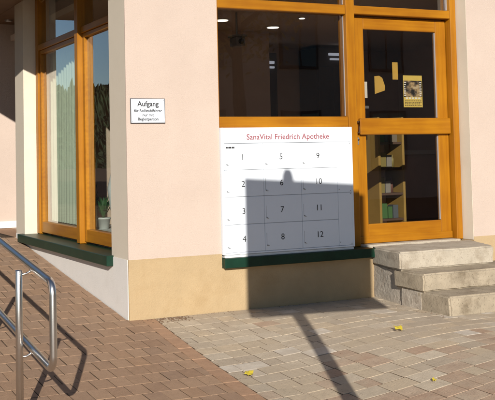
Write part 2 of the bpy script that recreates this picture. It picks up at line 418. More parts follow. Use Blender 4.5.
# front window sill (green) and shop window
bm = BM(); box(bm, .838, 2.352, -.06, .20, .362, .444, .004); obj('window_sill', bm, M['green'], B)
def bars(lst, mat_, name, parent, bev=.005):
    out = []
    for (x0, x1, y0, y1, z0, z1) in lst:
        bm = BM(); box(bm, x0, x1, y0, y1, z0, z1, bev); out.append(obj(name, bm, mat_, parent))
    return out
FY = .15
W = empty('shop_window', (.835, FY, .444), B)
bars([(.836, .915, FY, .29, .446, 3.24), (2.236, 2.330, FY-.004, .29, .446, 3.24)], M['orange_v'], 'frame_post', W)
bars([(.9155, 2.2355, FY+.003, .28, 2.603, 2.690), (.9155, 2.2355, FY+.003, .28, 1.520, 1.648), (.9155, 2.2355, FY+.003, .28, .446, .60), (.9155, 2.2355, FY+.003, .28, 3.12, 3.24)], M['orange_h'], 'frame_rail', W)
def pane(x0, x1, y, z0, z1, parent, m='glass', name='pane'):
    bm = BM(); box(bm, x0, x1, y, y+.006, z0, z1); return obj(name, bm, M[m], parent)
pane(.915, 2.236, .205, 1.648, 2.603, W); pane(.915, 2.236, .205, 2.690, 3.12, W)
bm = BM(); box(bm, .9155, 2.2355, .20, .24, .60, 1.52); obj('lower_panel', bm, M['dark_brown'], W)
bm = BM()
for (x0, x1, z0, z1) in ((2.231, 2.2355, 1.656, 2.595), (2.231, 2.2355, 2.70, 3.1)): box(bm, x0, x1, .195, .2045, z0, z1)
obj('sealing_strip', bm, M['rubber'], W)

# entrance: frame, fanlight and door leaf
E_ = empty('door_frame', (2.33, FY, .45), B)
bars([(3.452, 3.5225, FY, .30, .452, 3.24)], M['orange_v'], 'frame_post', E_)
bars([(2.331, 3.4515, FY+.003, .30, 2.612, 2.690), (2.331, 3.4515, FY+.003, .30, 3.12, 3.24)], M['orange_h'], 'frame_rail', E_)
pane(2.331, 3.451, .215, 2.690, 3.12, E_)
bm = BM(); box(bm, 3.440, 3.4515, .195, .2145, 2.70, 3.12); obj('sealing_strip', bm, M['rubber'], E_)
bm = BM(); box(bm, 2.332, 3.4515, .10, .30, .40, .458, .006); obj('threshold', bm, M['stone'], E_)
LY = .228
D = empty('door', (2.39, LY, .46), B)
bars([(2.345, 2.478, LY, LY+.055, .462, 2.600), (3.325, 3.447, LY, LY+.055, .462, 2.600)], M['orange_v'], 'stile', D)
bars([(2.4785, 3.3245, LY+.001, LY+.054, 2.482, 2.600), (2.4785, 3.3245, LY+.001, LY+.054, .505, .640), (2.362, 3.444, LY-.018, LY-.0005, .462, .530)], M['orange_h'], 'rail', D)
bars([(2.388, 3.446, LY-.045, LY+.05, 1.478, 1.634)], M['orange_h'], 'push_rail', D, .008)
pane(2.478, 3.325, LY+.022, 1.634, 2.482, D); pane(2.478, 3.325, LY+.022, .64, 1.478, D)
bm = BM()
for (z0, z1) in ((1.64, 2.476), (.646, 1.472)): box(bm, 3.318, 3.3245, LY+.010, LY+.0215, z0, z1)
obj('sealing_strip', bm, M['rubber'], D)
bm = BM(); tube(bm, [(2.37, LY-.002, 1.50), (2.37, LY-.05, 1.50), (2.37, LY-.05, 1.60), (2.37, LY-.002, 1.60)], .008, 10); obj('handle', bm, M['dark_brown'], D, True)
bm = BM(); box(bm, 2.372, 2.392, LY-.006, LY-.0005, 1.385, 1.455, .004); lk = obj('lock_plate', bm, M['steel_dark'], D)
bm = BM(); disc(bm, (2.382, LY-.012, 1.435), .009, 'Y', 12, .014); obj('lock_cylinder', bm, M['steel'], lk)
bm = BM(); box(bm, 2.3335, 2.3445, .231, .28, .46, 2.60); obj('rebate', bm, M['dark_brown'], E_)

# side window (left wall)
bm = BM(); box(bm, -.062, .20, .36, 3.44, .404, .492, .004); obj('window_sill', bm, M['green'], B)
SX = .14
SW = empty('side_window', (SX, 1.88, .492), B)
bars([(SX, .28, 3.25, 3.349, .494, 3.268), (SX-.03, .28, 1.66, 1.76, .494, 3.268), (SX, .28, .408, .50, .494, 3.268)], M['orange_v'], 'frame_post', SW)
bars([(SX+.003, .27, 1.7605, 3.2495, 2.535, 2.60), (SX+.003, .27, .5005, 1.6595, 2.535, 2.60), (SX+.003, .27, 1.7605, 3.2495, 3.19, 3.268), (SX+.003, .27, .5005, 1.6595, 3.19, 3.268)], M['orange_y'], 'frame_rail', SW)
for (y0, y1) in ((1.762, 3.248), (.502, 1.658)):
    sh = empty('sash', (SX, (y0+y1)/2, .51), SW)
    bars([(SX+.02, .25, y1-.055, y1, .515, 2.533), (SX+.02, .25, y0, y0+.055, .515, 2.533)], M['orange_v'], 'stile', sh) if False else None
    bm = BM()
    box(bm, SX+.02, .25, y1-.06, y1, .512, 2.533, .004); box(bm, SX+.02, .25, y0, y0+.06, .512, 2.533, .004)
    box(bm, SX+.021, .249, y0+.0605, y1-.0605, .512, .632, .004); box(bm, SX+.021, .249, y0+.0605, y1-.0605, 2.49, 2.533, .004)
    obj('sash_frame', bm, M['orange_y'], sh)
    bm = BM(); box(bm, SX+.05, SX+.056, y0+.06, y1-.06, .632, 2.49); obj('pane', bm, M['glass_side'], sh)
    bm = BM(); box(bm, SX+.05, SX+.056, y0, y1, 2.60, 3.19); obj('pane', bm, M['glass_side'], SW)

# ---------------------------------------------------------------- stone steps
ST = tag(empty('stone_steps', (2.8, -.5, 0)), 'three weathered pale stone steps leading up to the shop door', 'steps')
def slab(poly, z0, z1, m, name='step_slab', bev=.014, sub=7, amp=.0065):
    bm = BM(); prism(bm, poly, z0, z1, bev)
    bmesh.ops.subdivide_edges(bm, edges=[e for e in bm.edges if e.calc_length() > .12], cuts=sub, use_grid_fill=True)
    for v in bm.verts:
        n = noise.noise_vector(v.co*7)*amp + noise.noise_vector(v.co*23)*amp*.6
        v.co += n
    o = obj(name, bm, m, ST, True); o.data.set_sharp_from_angle(angle=R(50)); return o
slab([(2.352, .016), (2.238, -.58), (3.255, -.585), (3.50, .016)], .295, .452, M['stone'])
slab([(2.262, -.45), (2.236, -.905), (3.56, -.905), (3.56, -.45)], .148, .298, M['stone2'])
slab([(2.25, -.80), (2.236, -1.235), (3.58, -1.235), (3.58, -.80)], -.02, .152, M['stone2'])
slab([(2.362, .014), (2.285, -.56), (3.22, -.56), (3.46, .014)], -.05, .296, M['rough_base'], 'footing', .008, 6, .009)
slab([(2.272, -.54), (2.246, -.86), (3.5, -.86), (3.5, -.54)], -.05, .15, M['rough_base'], 'footing', .008, 6, .006)

# ---------------------------------------------------------------- lettering
def text(name, s, size, m, parent, loc, align='CENTER', ext=.0004, sx=1.0, bold=0.0):
    cu = bpy.data.curves.new('lettering', 'FONT'); cu.body = s; cu.size = size; cu.align_x = align; cu.align_y = 'CENTER'; cu.extrude = ext; cu.resolution_u = 3
    t = bpy.data.objects.new('lettering', cu); COL.objects.link(t)
    dg = bpy.context.evaluated_depsgraph_get(); me = bpy.data.meshes.new_from_object(t.evaluated_get(dg))
    bpy.data.objects.remove(t)
    if bold:
        b2 = BM(); b2.from_mesh(me)
        for k, (ox, oy) in enumerate(((bold, 0), (0, bold), (bold, bold))):
            b3 = me.copy(); b3.transform(Matrix.Translation((ox, oy, .00015*(k+1)))); b2.from_mesh(b3); bpy.data.meshes.remove(b3)
        b2.to_mesh(me); b2.free()
    me.materials.clear(); me.materials.append(m)
    me.transform(Matrix.Diagonal((sx, 1, 1, 1))); me.transform(Matrix.Rotation(R(90), 4, 'X'))
    me.transform(Matrix.Translation(Vector(loc)-inv_chain(parent)))
    o = bpy.data.objects.new(name, me); COL.objects.link(o); o.parent = parent
    if len(s) > 1: o['kind'] = 'stuff'
    return o

# ---------------------------------------------------------------- parcel locker
LK = tag(empty('parcel_locker', (1.49, 0, .444)), 'white pick-up locker with twelve numbered doors and red heading beneath the shop window', 'locker')
LX0, LX1, LZ0, LZ1, LF = .840, 2.150, .470, 1.545, -.030
bm = BM(); box(bm, LX0, LX1, LF+.018, .149, LZ0, LZ1, .003); obj('body', bm, M['groove'], LK)
bm = BM()      # rim round the doors
box(bm, LX0-.001, .862, LF, LF+.03, LZ0, LZ1+.001, .003); box(bm, 2.1325, LX1+.001, LF, LF+.03, LZ0, LZ1+.001, .003)
box(bm, .8625, 2.132, LF, LF+.03, LZ0, .4855, .002)
obj('rim', bm, M['white'], LK)
bm = BM(); box(bm, LX0-.0015, LX0, LF+.031, .148, LZ0, LZ1); box(bm, LX1, LX1+.0015, LF+.031, .148, LZ0, LZ1); box(bm, LX0, LX1, LF+.031, .148, LZ1, LZ1+.0015); obj('casing', bm, M['white'], LK)
bm = BM(); box(bm, .853, LX1-.01, LF+.004, .14, .4455, .467, .003); obj('base_rail', bm, M['white_dull'], LK)
bm = BM(); box(bm, .8625, 2.132, LF+.001, LF+.0175, 1.4125, LZ1, .0015); hd = obj('heading_panel', bm, M['white'], LK)
text('lettering', 'SanaVital Friedrich Apotheke', .067, M['red_ink'], hd, (1.492, LF-.0002, 1.462), sx=1.05, bold=.0014)
cxs = [.8625, 1.237, 1.6105, 1.985]; zs = [1.4105, 1.185, .957, .7215, .4865]
num = 1
for c in range(3):
    for r in range(4):
        x0, x1 = cxs[c], cxs[c+1]; z1, z0 = zs[r], zs[r+1]; g = .0014
        bm = BM(); box(bm, x0+g, x1-g, LF+.001, LF+.0175, z0+g, z1-g, .0012); d = obj('locker_door', bm, M['white'], LK)
        text('number', str(num), .074, M['black_ink'] if True else 0, d, ((x0+x1)/2-.012, LF-.0002, (z0+z1)/2-.008))
        bm = BM(); disc(bm, (x0+.024, LF-.001, z0+.046), .0055, 'Y', 10, .006); box(bm, x0+.028, x0+.042, LF-.002, LF+.0005, z0+.039, z0+.043); obj('keyhole', bm, M['steel_dark'], d)
        bm = BM(); box(bm, x0+.0165, x0+.018, LF+.0004, LF+.0012, z0+.045, z0+.15); obj('finger_groove', bm, M['groove'], d)
        num += 1
# narrow blind column on the right
for (z1, z0) in ((1.4105, .957), (.957, .4865)):
    bm = BM(); box(bm, 1.985+.0012, 2.1315, LF+.001, LF+.0175, z0+.0012, z1-.0012, .0012); d = obj('side_panel', bm, M['white'], LK)
    for q in ((2.118, z1-.012), (2.118, z0+.014), (1.998, z0+.03)):
        bm = BM(); disc(bm, (q[0], LF-.0005, q[1]), .004, 'Y', 8, .004); obj('screw', bm, M['steel_dark'], d)
bm = BM()
for i, wd in enumerate((.012, .010, .014, .009, .012, .011)): box(bm, .882+i*.0135, .882+i*.0135+wd, LF-.0012, LF+.0008, 1.369, 1.383)
obj('maker_plate', bm, M['black_ink'], LK)

# ---------------------------------------------------------------- wall sign
SG = tag(empty('wall_sign', (.186, 0, 1.585)), 'small white enamel sign headed Aufgang with dark rim on the pink wall', 'sign')
bm = BM(); box(bm, .034, .339, -.011, -.001, 1.586, 1.792, .002); obj('rim', bm, M['grey_ink'], SG)
bm = BM(); box(bm, .0405, .3325, -.0135, -.0112, 1.5925, 1.7855, .001); pl = obj('plate', bm, M['white'], SG)
text('lettering', 'Aufgang', .058, M['black_ink'], pl, (.186, -.0138, 1.744), bold=.0022)
for s, z in (('für Rollstuhlfahrer', 1.688), ('nur mit', 1.654), ('Begleitperson', 1.620)):
    text('lettering', s, .0335, M['black_ink'], pl, (.186, -.0138, z), sx=.98, bold=.0013)
for x, z in ((.048, 1.600), (.325, 1.600), (.048, 1.778), (.325, 1.778)):
    bm = BM(); disc(bm, (x, -.0142, z), .0035, 'Y', 8, .002); obj('screw', bm, M['steel_dark'], SG)

# ---------------------------------------------------------------- things stuck on the door glass
PYG = LY+.034
DX = .014
po = tag(empty('poster', (3.04, PYG, 1.74)), 'yellow framed event poster with dark picture on the upper door pane', 'poster')
bm = BM(); box(bm, 2.930+DX, 3.155+DX, PYG-.0012, PYG, 1.742, 2.052); obj('sheet', bm, M['yellow_paper'], po)
pm = bpy.data.materials.new('poster_picture'); t, b = nodes_of(pm)
n1 = t.nodes.new('ShaderNodeTexNoise'); n1.inputs['Detail'].default_value = 3; n1.inputs['Scale'].default_value = 22; g_ = t.nodes.new('ShaderNodeNewGeometry'); t.links.new(g_.outputs['Position'], n1.inputs['Vector'])
cr = t.nodes.new('ShaderNodeValToRGB'); cr.color_ramp.interpolation = 'EASE'
e = cr.color_ramp.elements; e[0].color = (.02, .018, .015, 1); e[0].position = .42; e[1].position = .54; e[1].color = (.16, .12, .08, 1)
for ps, c in ((.62, (.42, .30, .15)), (.70, (.5, .42, .28))):
    q = e.new(ps); q.color = (*c, 1)
t.links.new(n1.outputs[0], cr.inputs[0]); t.links.new(cr.outputs[0], b.inputs['Base Color']); b.inputs['Roughness'].default_value = .5
bm = BM(); box(bm, 2.934+DX, 3.151+DX, PYG-.0020, PYG-.0013, 1.842, 2.002); obj('picture', bm, pm, po)
bm = BM()
for k in range(7):
    for x in (2.937+DX, 3.122+DX):
        wd = random.uniform(.014, .026); z = 1.853+k*.021; box(bm, x, x+wd, PYG-.0028, PYG-.0021, z, z+.010)
for k in range(5): box(bm, 2.955+DX+k*.037, 2.955+DX+k*.037+.026, PYG-.0028, PYG-.0021, 1.822, 1.838)
obj('print', bm, M['white_paper'], po)
bm = BM()
for z in (1.757, 1.772, 1.787, 1.802):
    x = 2.945+DX
    while x < 3.13+DX:
        wd = random.uniform(.008, .022); box(bm, x, min(x+wd, 3.14+DX), PYG-.0019, PYG-.0013, z, z+.006); x += wd+.006
obj('print', bm, M['black_ink'], po)
bm = BM(); box(bm, 2.822, 2.886, PYG-.001, PYG, 2.010, 2.177); tag(obj('paper_strip', bm, M['ochre_paper']), 'narrow upright ochre paper strip stuck on the upper door pane', 'notice')
bm = BM(); prism(bm, [(0, 0), (.115, .035), (.12, .075), (.09, .155), (.055, .175), (.0, .17)], 0, .0012)
bmesh.ops.transform(bm, matrix=Matrix.Translation((2.612, PYG, 1.868)) @ Matrix.Rotation(R(90), 4, 'X'), verts=bm.verts)
tag(obj('paper_cutout', bm, M['ochre_paper']), 'ochre paper cutout with curved edge on the upper door pane', 'notice')

# ---------------------------------------------------------------- handrail
H = tag(empty('handrail', (-1.40, -2.16, -.16)), 'stainless steel tube handrail with rounded end loop beside the brown ramp', 'handrail')
rx = -1.355
def upz(y): return .683+.115*(y+2.502)
def loz(y): return .235+.118*(y+2.51)
def arc(c, r, a0, a1, n=6): return [(rx, c[0]+r*math.cos(R(a0+(a1-a0)*i/n)), c[1]+r*math.sin(R(a0+(a1-a0)*i/n))) for i in range(n+1)]
ye = -2.600; rr = .07
path = [(rx, 5.0, upz(3.3)+.02), (rx, 3.7, upz(3.3)+.02), (rx, 3.3, upz(3.3)), (rx, 1, upz(1)), (rx, -1, upz(-1)), (rx, ye+rr+.02, upz(ye+rr+.02))]
path += arc((ye+rr, upz(ye+rr)-rr), rr, 98, 180)
path += [(rx, ye, .45)]
path += arc((ye+rr, loz(ye+rr)+rr), rr, 180, 262)
path += [(rx, ye+rr+.03, loz(ye+rr+.03)), (rx, -1, loz(-1)), (rx, 1, loz(1)), (rx, 3.3, loz(3.3)), (rx, 5.0, loz(3.3)+.02)]
bm = BM(); tube(bm, path, .0195, 16); obj('rail', bm, M['steel'], H, True)
px_ = -1.422
for yy in (-2.163, -.82, .52, 1.86, 3.2):
    zt = .702+.115*(yy+2.163); z0 = terrain(px_, yy)-.05
    bm = BM(); tube(bm, [(px_, yy, z0), (px_, yy, zt-.006), (px_, yy, zt)], [.0205, .0205, .017], 16); p = obj('post', bm, M['steel'], H, True)
    bm = BM(); tube(bm, [(px_, yy, z0+.046), (px_, yy, z0+.056)], [.045, .042], 16); obj('base_plate', bm, M['steel'], p)
    for zf in (upz, loz):
        zc = zf(yy)-.024
        bm = BM(); tube(bm, [(px_+.012, yy, zc-.022), (px_+.04, yy, zc-.02), (rx-.006, yy, zc-.010), (rx, yy, zc+.006)], .0065, 8); obj('bracket', bm, M['steel'], p, True)

# ---------------------------------------------------------------- fallen leaves
def leaf(name, x, y, sc, rot, label):
    bm = BM(); n = 22; c = bm.verts.new((0, 0, .006)); rim = []
    for k in range(n):
        a = 2*math.pi*k/n; r = sc*(.8+.3*math.cos(a))*(1+.22*math.cos(5*a)+.06*math.cos(11*a)); rim.append(bm.verts.new((r*math.cos(a), r*.85*math.sin(a), .004+.008*math.sin(2*a+1)**2+.003*random.random())))
    for k in range(n): bm.faces.new((c, rim[k], rim[(k+1) % n]))
    st = [bm.verts.new((-.4*sc, .0015, .01)), bm.verts.new((-.4*sc, -.0015, .01)), bm.verts.new((-1.3*sc, 0, .016))]; bm.faces.new(st)
    bmesh.ops.transform(bm, matrix=Matrix.Translation((x, y, terrain(x, y)+.001)) @ Matrix.Translation((0, 0, sc*.22)) @ Matrix.Rotation(R(17), 4, 'X') @ Matrix.Rotation(rot, 4, 'Z'), verts=bm.verts)
    tag(obj(name, bm, M['leaf_yellow']), label, 'leaf', 'yellow leaves fallen on the paving')
leaf('fallen_leaf', .182, -1.738, .04, .4, 'bright yellow fallen leaf beside the seam of brown and grey paving')
leaf('fallen_leaf', 1.578, -1.479, .046, 2.0, 'yellow fallen leaf on grey paving in front of the lowest stone step')
leaf('fallen_leaf', 1.00, -2.624, .02, 1.0, 'tiny yellow leaf on reddish paving towards the bottom right corner')
# ---------------------------------------------------------------- signboard on a pole that throws the big shadow (stands right of the camera)
K = 5.7
def back(xw, zw, k): return Vector((xw-math.tan(AZ)*k, -k, zw+k*math.tan(EL)/math.cos(AZ)))
PN = tag(empty('street_signboard', (back(1.50, 0, K).x, -K, -.2)), 'large rectangular signboard on a round steel pole beside the forecourt', 'signboard')
kz = math.tan(EL)/math.cos(AZ)
kl, kr = K-.07, K+.17
c0 = back(1.062, 1.115, kl); c1 = back(2.335, 1.00-.0, kr)
# a level board whose right end stands nearer to the sun
ztop = (c0.z+c1.z)/2; zbot = ztop-1.245
dv = Vector((c1.x-c0.x, c1.y-c0.y, 0)); nv = Vector((dv.y, -dv.x, 0)).normalized()*.03
pl4 = [(c0.x, c0.y), (c1.x, c1.y), (c1.x+nv.x, c1.y+nv.y), (c0.x+nv.x, c0.y+nv.y)]
bm = BM(); prism(bm, pl4, zbot, ztop, .004); obj('board', bm, M['white_dull'], PN)
pc = back(1.507, 0, K+.01); pc.y += .05
bm = BM(); tube(bm, [(pc.x, pc.y, -.35), (pc.x, pc.y, ztop+.02)], .052, 18); obj('pole', bm, M['steel_dark'], PN, True)
bm = BM(); tube(bm, [(pc.x, pc.y, ztop+.02), (pc.x, pc.y, ztop+.045), (pc.x, pc.y, ztop+.065)], [.046, .040, .034], 14); obj('cap', bm, M['black'], PN)

# ---------------------------------------------------------------- inside the shop
# ceiling lamps
for (x, y, lb) in ((2.113, 2.56, 'round lit ceiling lamp at the left edge of the shop window'), (2.982, 2.934, 'round lit ceiling lamp in the middle of the shop window'), (2.929, 2.14, 'small round lit ceiling lamp right of the middle of the window')):
    t_ = tag(empty('ceiling_lamp', (x, y, 2.88)), lb, 'lamp', 'ceiling lamps inside the shop'); r_ = .07 if y > 2.2 else .032
    bm = BM(); disc(bm, (x, y, 2.874), r_+.015, 'Z', 20, .012); obj('housing', bm, M['white_dull'], t_)
    bm = BM(); disc(bm, (x, y, 2.864), r_, 'Z', 20, .007); obj('diffuser', bm, M['lamp'], t_)
# hanging camera box
t_ = tag(empty('surveillance_camera', (2.03, 2.0, 2.88)), 'small grey camera box hanging from the ceiling behind the window', 'camera')
bm = BM(); box(bm, 1.98, 2.09, 1.93, 2.10, 2.50, 2.60, .008); obj('body', bm, M['grey_plastic'], t_)
bm = BM(); box(bm, 1.965, 2.105, 1.91, 2.12, 2.602, 2.625, .005); obj('hood', bm, M['grey_plastic'], t_)
bm = BM(); tube(bm, [(2.03, 2.02, 2.625), (2.03, 2.02, 2.879)], .012, 8); obj('rod', bm, M['steel_dark'], t_)
bm = BM(); disc(bm, (2.035, 1.922, 2.55), .03, 'Y', 14, .02); obj('lens', bm, M['black'], t_)
# tall dark cabinets with lit header strips
for (x0, x1, zt, sx0, sx1, sz, lb) in ((3.40, 3.86, 2.74, 3.53, 3.80, 2.62, 'tall dark cabinet with pale lit strip left of the window middle'), (4.50, 5.02, 2.84, 4.70, 4.95, 2.76, 'tall dark cabinet with pale lit strip near the right window edge')):
    t_ = tag(empty('tall_cabinet', ((x0+x1)/2, 4.6, .45)), lb, 'cabinet', 'dark cabinets at the back of the shop')
    bm = BM(); box(bm, x0, x1, 4.45, 4.95, .45, zt, .01); obj('body', bm, M['cabinet'], t_)
    bm = BM(); box(bm, x0+.03, (x0+x1)/2-.004, 4.43, 4.449, .55, zt-.28, .004); obj('cabinet_door', bm, M['cabinet'], t_)
    bm = BM(); box(bm, (x0+x1)/2+.004, x1-.03, 4.43, 4.449, .55, zt-.28, .004); obj('cabinet_door', bm, M['cabinet'], t_)
    bm = BM(); box(bm, sx0, sx1, 4.41, 4.448, sz-.035, sz, .003); obj('light_strip', bm, M['strip'], t_)
    bm = BM(); box(bm, sx0+.02, sx1, 4.41, 4.448, sz-.10, sz-.075, .003); obj('light_strip', bm, M['strip'], t_)
# yellow wood shelf near the door, stocked with packs and bottles
def shelf(x0, x1, y0, y1, zb, zt, levels, lb):
    t_ = tag(empty('shelf_unit', ((x0+x1)/2, (y0+y1)/2, zb)), lb, 'shelf')
    for xx in (x0, x1-.03):
        bm = BM(); box(bm, xx, xx+.03, y0, y1, zb, zt, .003); obj('side_panel', bm, M['shelf_wood'], t_)
    for z in levels:
        bm = BM(); box(bm, x0+.031, x1-.031, y0+.01, y1, z, z+.025, .002); obj('shelf_board', bm, M['dark_brown'], t_)
    bm = BM(); box(bm, x0+.031, x1-.031, y1-.012, y1-.001, zb, zt); obj('back_panel', bm, M['int_wall'], t_)
    return t_
PK = [mat('pack_%d' % i, c, .5) for i, c in enumerate([(.26, .25, .23), (.07, .16, .06), (.2, .17, .13), (.10, .12, .14), (.24, .2, .07), (.17, .08, .06)])]
PKN = ['white', 'green', 'beige', 'blue grey', 'yellow', 'red brown']
LEV = [.56, .84, 1.12, 1.40]
shelf(3.45, 3.80, 1.45, 1.80, .449, 1.70, LEV, 'yellow wood sided shop shelf stocked with packs behind the door glass')
lev_name = ['bottom', 'second', 'third', 'top']
for li, z in enumerate(LEV):
    x = 3.50; k = 0
    while x < 3.69:
        wd = random.uniform(.05, .085); h = random.uniform(.10, .19); ci = random.randrange(6); kind = random.random()
        pos = ['leftmost', 'second', 'third', 'fourth', 'fifth', 'sixth', 'seventh', 'eighth', 'ninth'][k]
        lb = '%s %s, %s from the left on the %s board of the yellow sided shelf' % (PKN[ci], 'bottle' if kind < .4 else 'pack', pos, lev_name[li])
        z0 = z+.026
        if kind < .4:
            bm = BM(); r_ = wd*.42; lathe(bm, (x+wd/2, 1.54, z0), [(r_, 0), (r_, h*.66), (r_*.5, h*.8), (r_*.5, h)], 12); tag(obj('bottle', bm, PK[ci], None, True), lb, 'bottle', 'bottles on the shop shelf')
        else:
            bm = BM(); box(bm, x, x+wd, 1.49, 1.60, z0, z0+h, .002); tag(obj('medicine_pack', bm, PK[ci]), lb, 'box', 'packs on the shop shelf')
        x += wd+.012; k += 1
# magazine rack seen low in the upper pane
t_ = tag(empty('brochure_rack', (2.9, 1.0, .45)), 'slim upright rack of white brochures behind the upper door pane', 'rack')
bm = BM(); tube(bm, [(2.955, 1.06, .449), (2.955, 1.06, 1.98)], .012, 8); obj('pole', bm, M['steel_dark'], t_)
bm = BM(); disc(bm, (2.955, 1.06, .457), .15, 'Z', 20, .014); obj('foot', bm, M['steel_dark'], t_)
for k, (dx, z) in enumerate(((-.02, 1.80), (.035, 1.83), (.09, 1.88))):
    bm = BM(); box(bm, 2.90+dx, 2.935+dx, 1.0, 1.012, z, z+.17); obj('brochure', bm, M['white_paper'], t_)
bm = BM(); box(bm, 2.86, 3.05, 1.014, 1.03, 1.77, 1.80, .003); obj('tray', bm, M['steel_dark'], t_)
# counter with rail across the door view
t_ = tag(empty('sales_counter', (5.3, 3.1, .45)), 'brown sales counter with pale top edge behind the lower door pane', 'counter')
bm = BM(); box(bm, 4.45, 6.2, 2.8, 3.4, .449, 1.28, .01); obj('body', bm, M['int_wall'], t_)
bm = BM(); box(bm, 4.40, 6.2, 2.74, 3.45, 1.281, 1.335, .006); obj('worktop', bm, M['white_dull'], t_)

# things behind the side window
def curtain(x, y0, y1, lb, seed):
    rnd = random.Random(seed); t_ = tag(empty('curtain', (x, (y0+y1)/2, 2.6)), lb, 'curtain', 'curtains behind the side window')
    bm = BM(); tube(bm, [(x, y0-.06, 2.64), (x, y1+.06, 2.64)], .012, 8); obj('curtain_rod', bm, M['white_dull'], t_)
    n = int((y1-y0)/.008); V, Fc = [], []; ph = rnd.uniform(0, 6)
    zs_ = [.63+k*.2 for k in range(10)]+[2.63]
    for k in range(n+1):
        yy = y0+(y1-y0)*k/n
        for z in zs_:
            a = (2.63-z)/2; V.append((x+(.028+.016*a)*math.sin(yy*62+ph+.5*math.sin(yy*9)+.25*math.sin(z*1.7)), yy+.01*math.sin(z*2+yy*7), z))
    m_ = len(zs_)
    for k in range(n):
        for q in range(m_-1): a = k*m_+q; Fc.append((a, a+m_, a+m_+1, a+1))
    o = obj('cloth', (V, [], Fc), M['slat'], t_, True)
curtain(.33, 1.9, 3.35, 'pale green pleated curtain behind the left pane of the side window', 4)
curtain(.47, 1.05, 1.55, 'pale green pleated curtain behind the right pane of the side window', 9)
bm = BM(); box(bm, .31, .75, .5, 3.3, .46, .60); tag(obj('window_bench', bm, M['white_dull']), 'low white display bench inside the side window', 'bench')
def pot_plant(x, y, h, n, lb, spread=.12):
    t_ = tag(empty('potted_plant', (x, y, .60)), lb, 'plant', 'potted plants inside the side window')
    bm = BM(); lathe(bm, (x, y, .601), [(.05, 0), (.07, .1), (.075, .1), (.075, .115), (.06, .115)], 14); obj('pot', bm, M['white_dull'], t_, True)
    bm = BM()
    for k in range(n):
        a = random.uniform(0, 6.28); r = spread*random.uniform(.2, 1); hh = h*random.uniform(.4, 1)
        base = Vector((x, y, .70)); tip = base+Vector((math.cos(a)*r, math.sin(a)*r, hh)); mid = (base+tip)/2+Vector((0, 0, .04)); sd_ = Vector((-math.sin(a), math.cos(a), 0))*.018
        v = [bm.verts.new(q) for q in (base, mid+sd_, tip, mid-sd_)]; bm.faces.new(v)
    obj('leaves', bm, M['plant'], t_)
pot_plant(.40, 2.22, .42, 46, 'leafy pot plant behind the left pane of the side window')
pot_plant(.46, 1.98, .25, 30, 'low leafy pot plant beside the mullion behind the left pane', .14)
# cactus
t_ = tag(empty('cactus', (.42, 1.22, .60)), 'dark green columnar cactus behind the right pane of the side window', 'plant', 'potted plants inside the side window')
bm = BM(); lathe(bm, (.42, 1.22, .601), [(.045, 0), (.06, .09), (.05, .09)], 14); obj('pot', bm, M['white_dull'], t_, True)
for (dx, dy, h, r) in ((0, 0, .30, .035), (.02, -.07, .16, .025), (0, .07, .13, .022)):
    bm = BM(); lathe(bm, (.42+dx, 1.22+dy, .69), [(r*.8, -.09 if (dx, dy) != (0, 0) else 0), (r, h*.3), (r, h*.8), (r*.6, h*.96), (r*.15, h)], 10); obj('stem', bm, M['plant'], t_, False)
bm = BM(); box(bm, .36, .60, .86, 1.06, .601, .80, .006); tag(obj('display_box', bm, M['white_dull']), 'white display box standing behind the right pane of the side window', 'box')
bm = BM(); lathe(bm, (.44, 1.50, .601), [(.07, 0), (.03, .02), (.03, .10), (.075, .24), (.095, .42), (.06, .56), (.035, .62), (.03, .66), (.05, .71), (.052, .78), (.02, .83)], 16)
tag(obj('display_bust', bm, M['white_dull'], None, True), 'pale rounded display bust behind the mullion in the side window', 'figure')
bm = BM(); box(bm, .55, .60, .60, 1.28, .95, 2.3, .01); tag(obj('display_board', bm, M['cabinet']), 'black upright display panel behind the right pane of the side window', 'board')

# ---------------------------------------------------------------- surroundings that only show in the glass, plus an added light-blocking house
HO = tag(empty('opposite_house', (14, -16, 0)), 'brown rendered house across the street, mirrored in the shop window', 'building')
bm = BM(); box(bm, 3, 26, -24, -16, -.5, 6.2); obj('wall', bm, M['house'], HO)
bm = BM()
a = [bm.verts.new(q) for q in ((2.5, -24.5, 6.2), (26.5, -24.5, 6.2), (26.5, -15.5, 6.2), (2.5, -15.5, 6.2), (2.5, -20, 9.5), (26.5, -20, 9.5))]
for q in ((0, 1, 5, 4), (3, 4, 5, 2), (0, 4, 3), (1, 2, 5), (0, 3, 2, 1)): bm.faces.new([a[i] for i in q])
obj('roof', bm, M['roof'], HO)
for zz in (.9, 3.8):
    for k in range(7):
        x = 4.6+k*3.0
        bm = BM(); box(bm, x-.08, x+1.18, -15.999, -15.95, zz-.08, zz+1.68); wf = obj('window', bm, M['dark_brown'], HO)
        bm = BM(); box(bm, x, x+.52, -15.949, -15.94, zz, zz+1.6); obj('pane', bm, M['winter_dark'], wf)
        bm = BM(); box(bm, x+.58, x+1.1, -15.949, -15.94, zz, zz+1.6); obj('pane', bm, M['winter_dark'], wf)
fm = bpy.data.materials.new('autumn_leaves_backlit'); fm.use_nodes = True; t = fm.node_tree; b = t.nodes['Principled BSDF']
b.inputs['Base Color'].default_value = (.16, .11, .035, 1); b.inputs['Roughness'].default_value = .6
tl = t.nodes.new('ShaderNodeBsdfTranslucent'); tl.inputs[0].default_value = (.75, .52, .16, 1); mx = t.nodes.new('ShaderNodeMixShader'); mx.inputs[0].default_value = .75
t.links.new(b.outputs[0], mx.inputs[1]); t.links.new(tl.outputs[0], mx.inputs[2]); t.links.new(mx.outputs[0], t.nodes['Material Output'].inputs[0]); M['foliage'] = fm
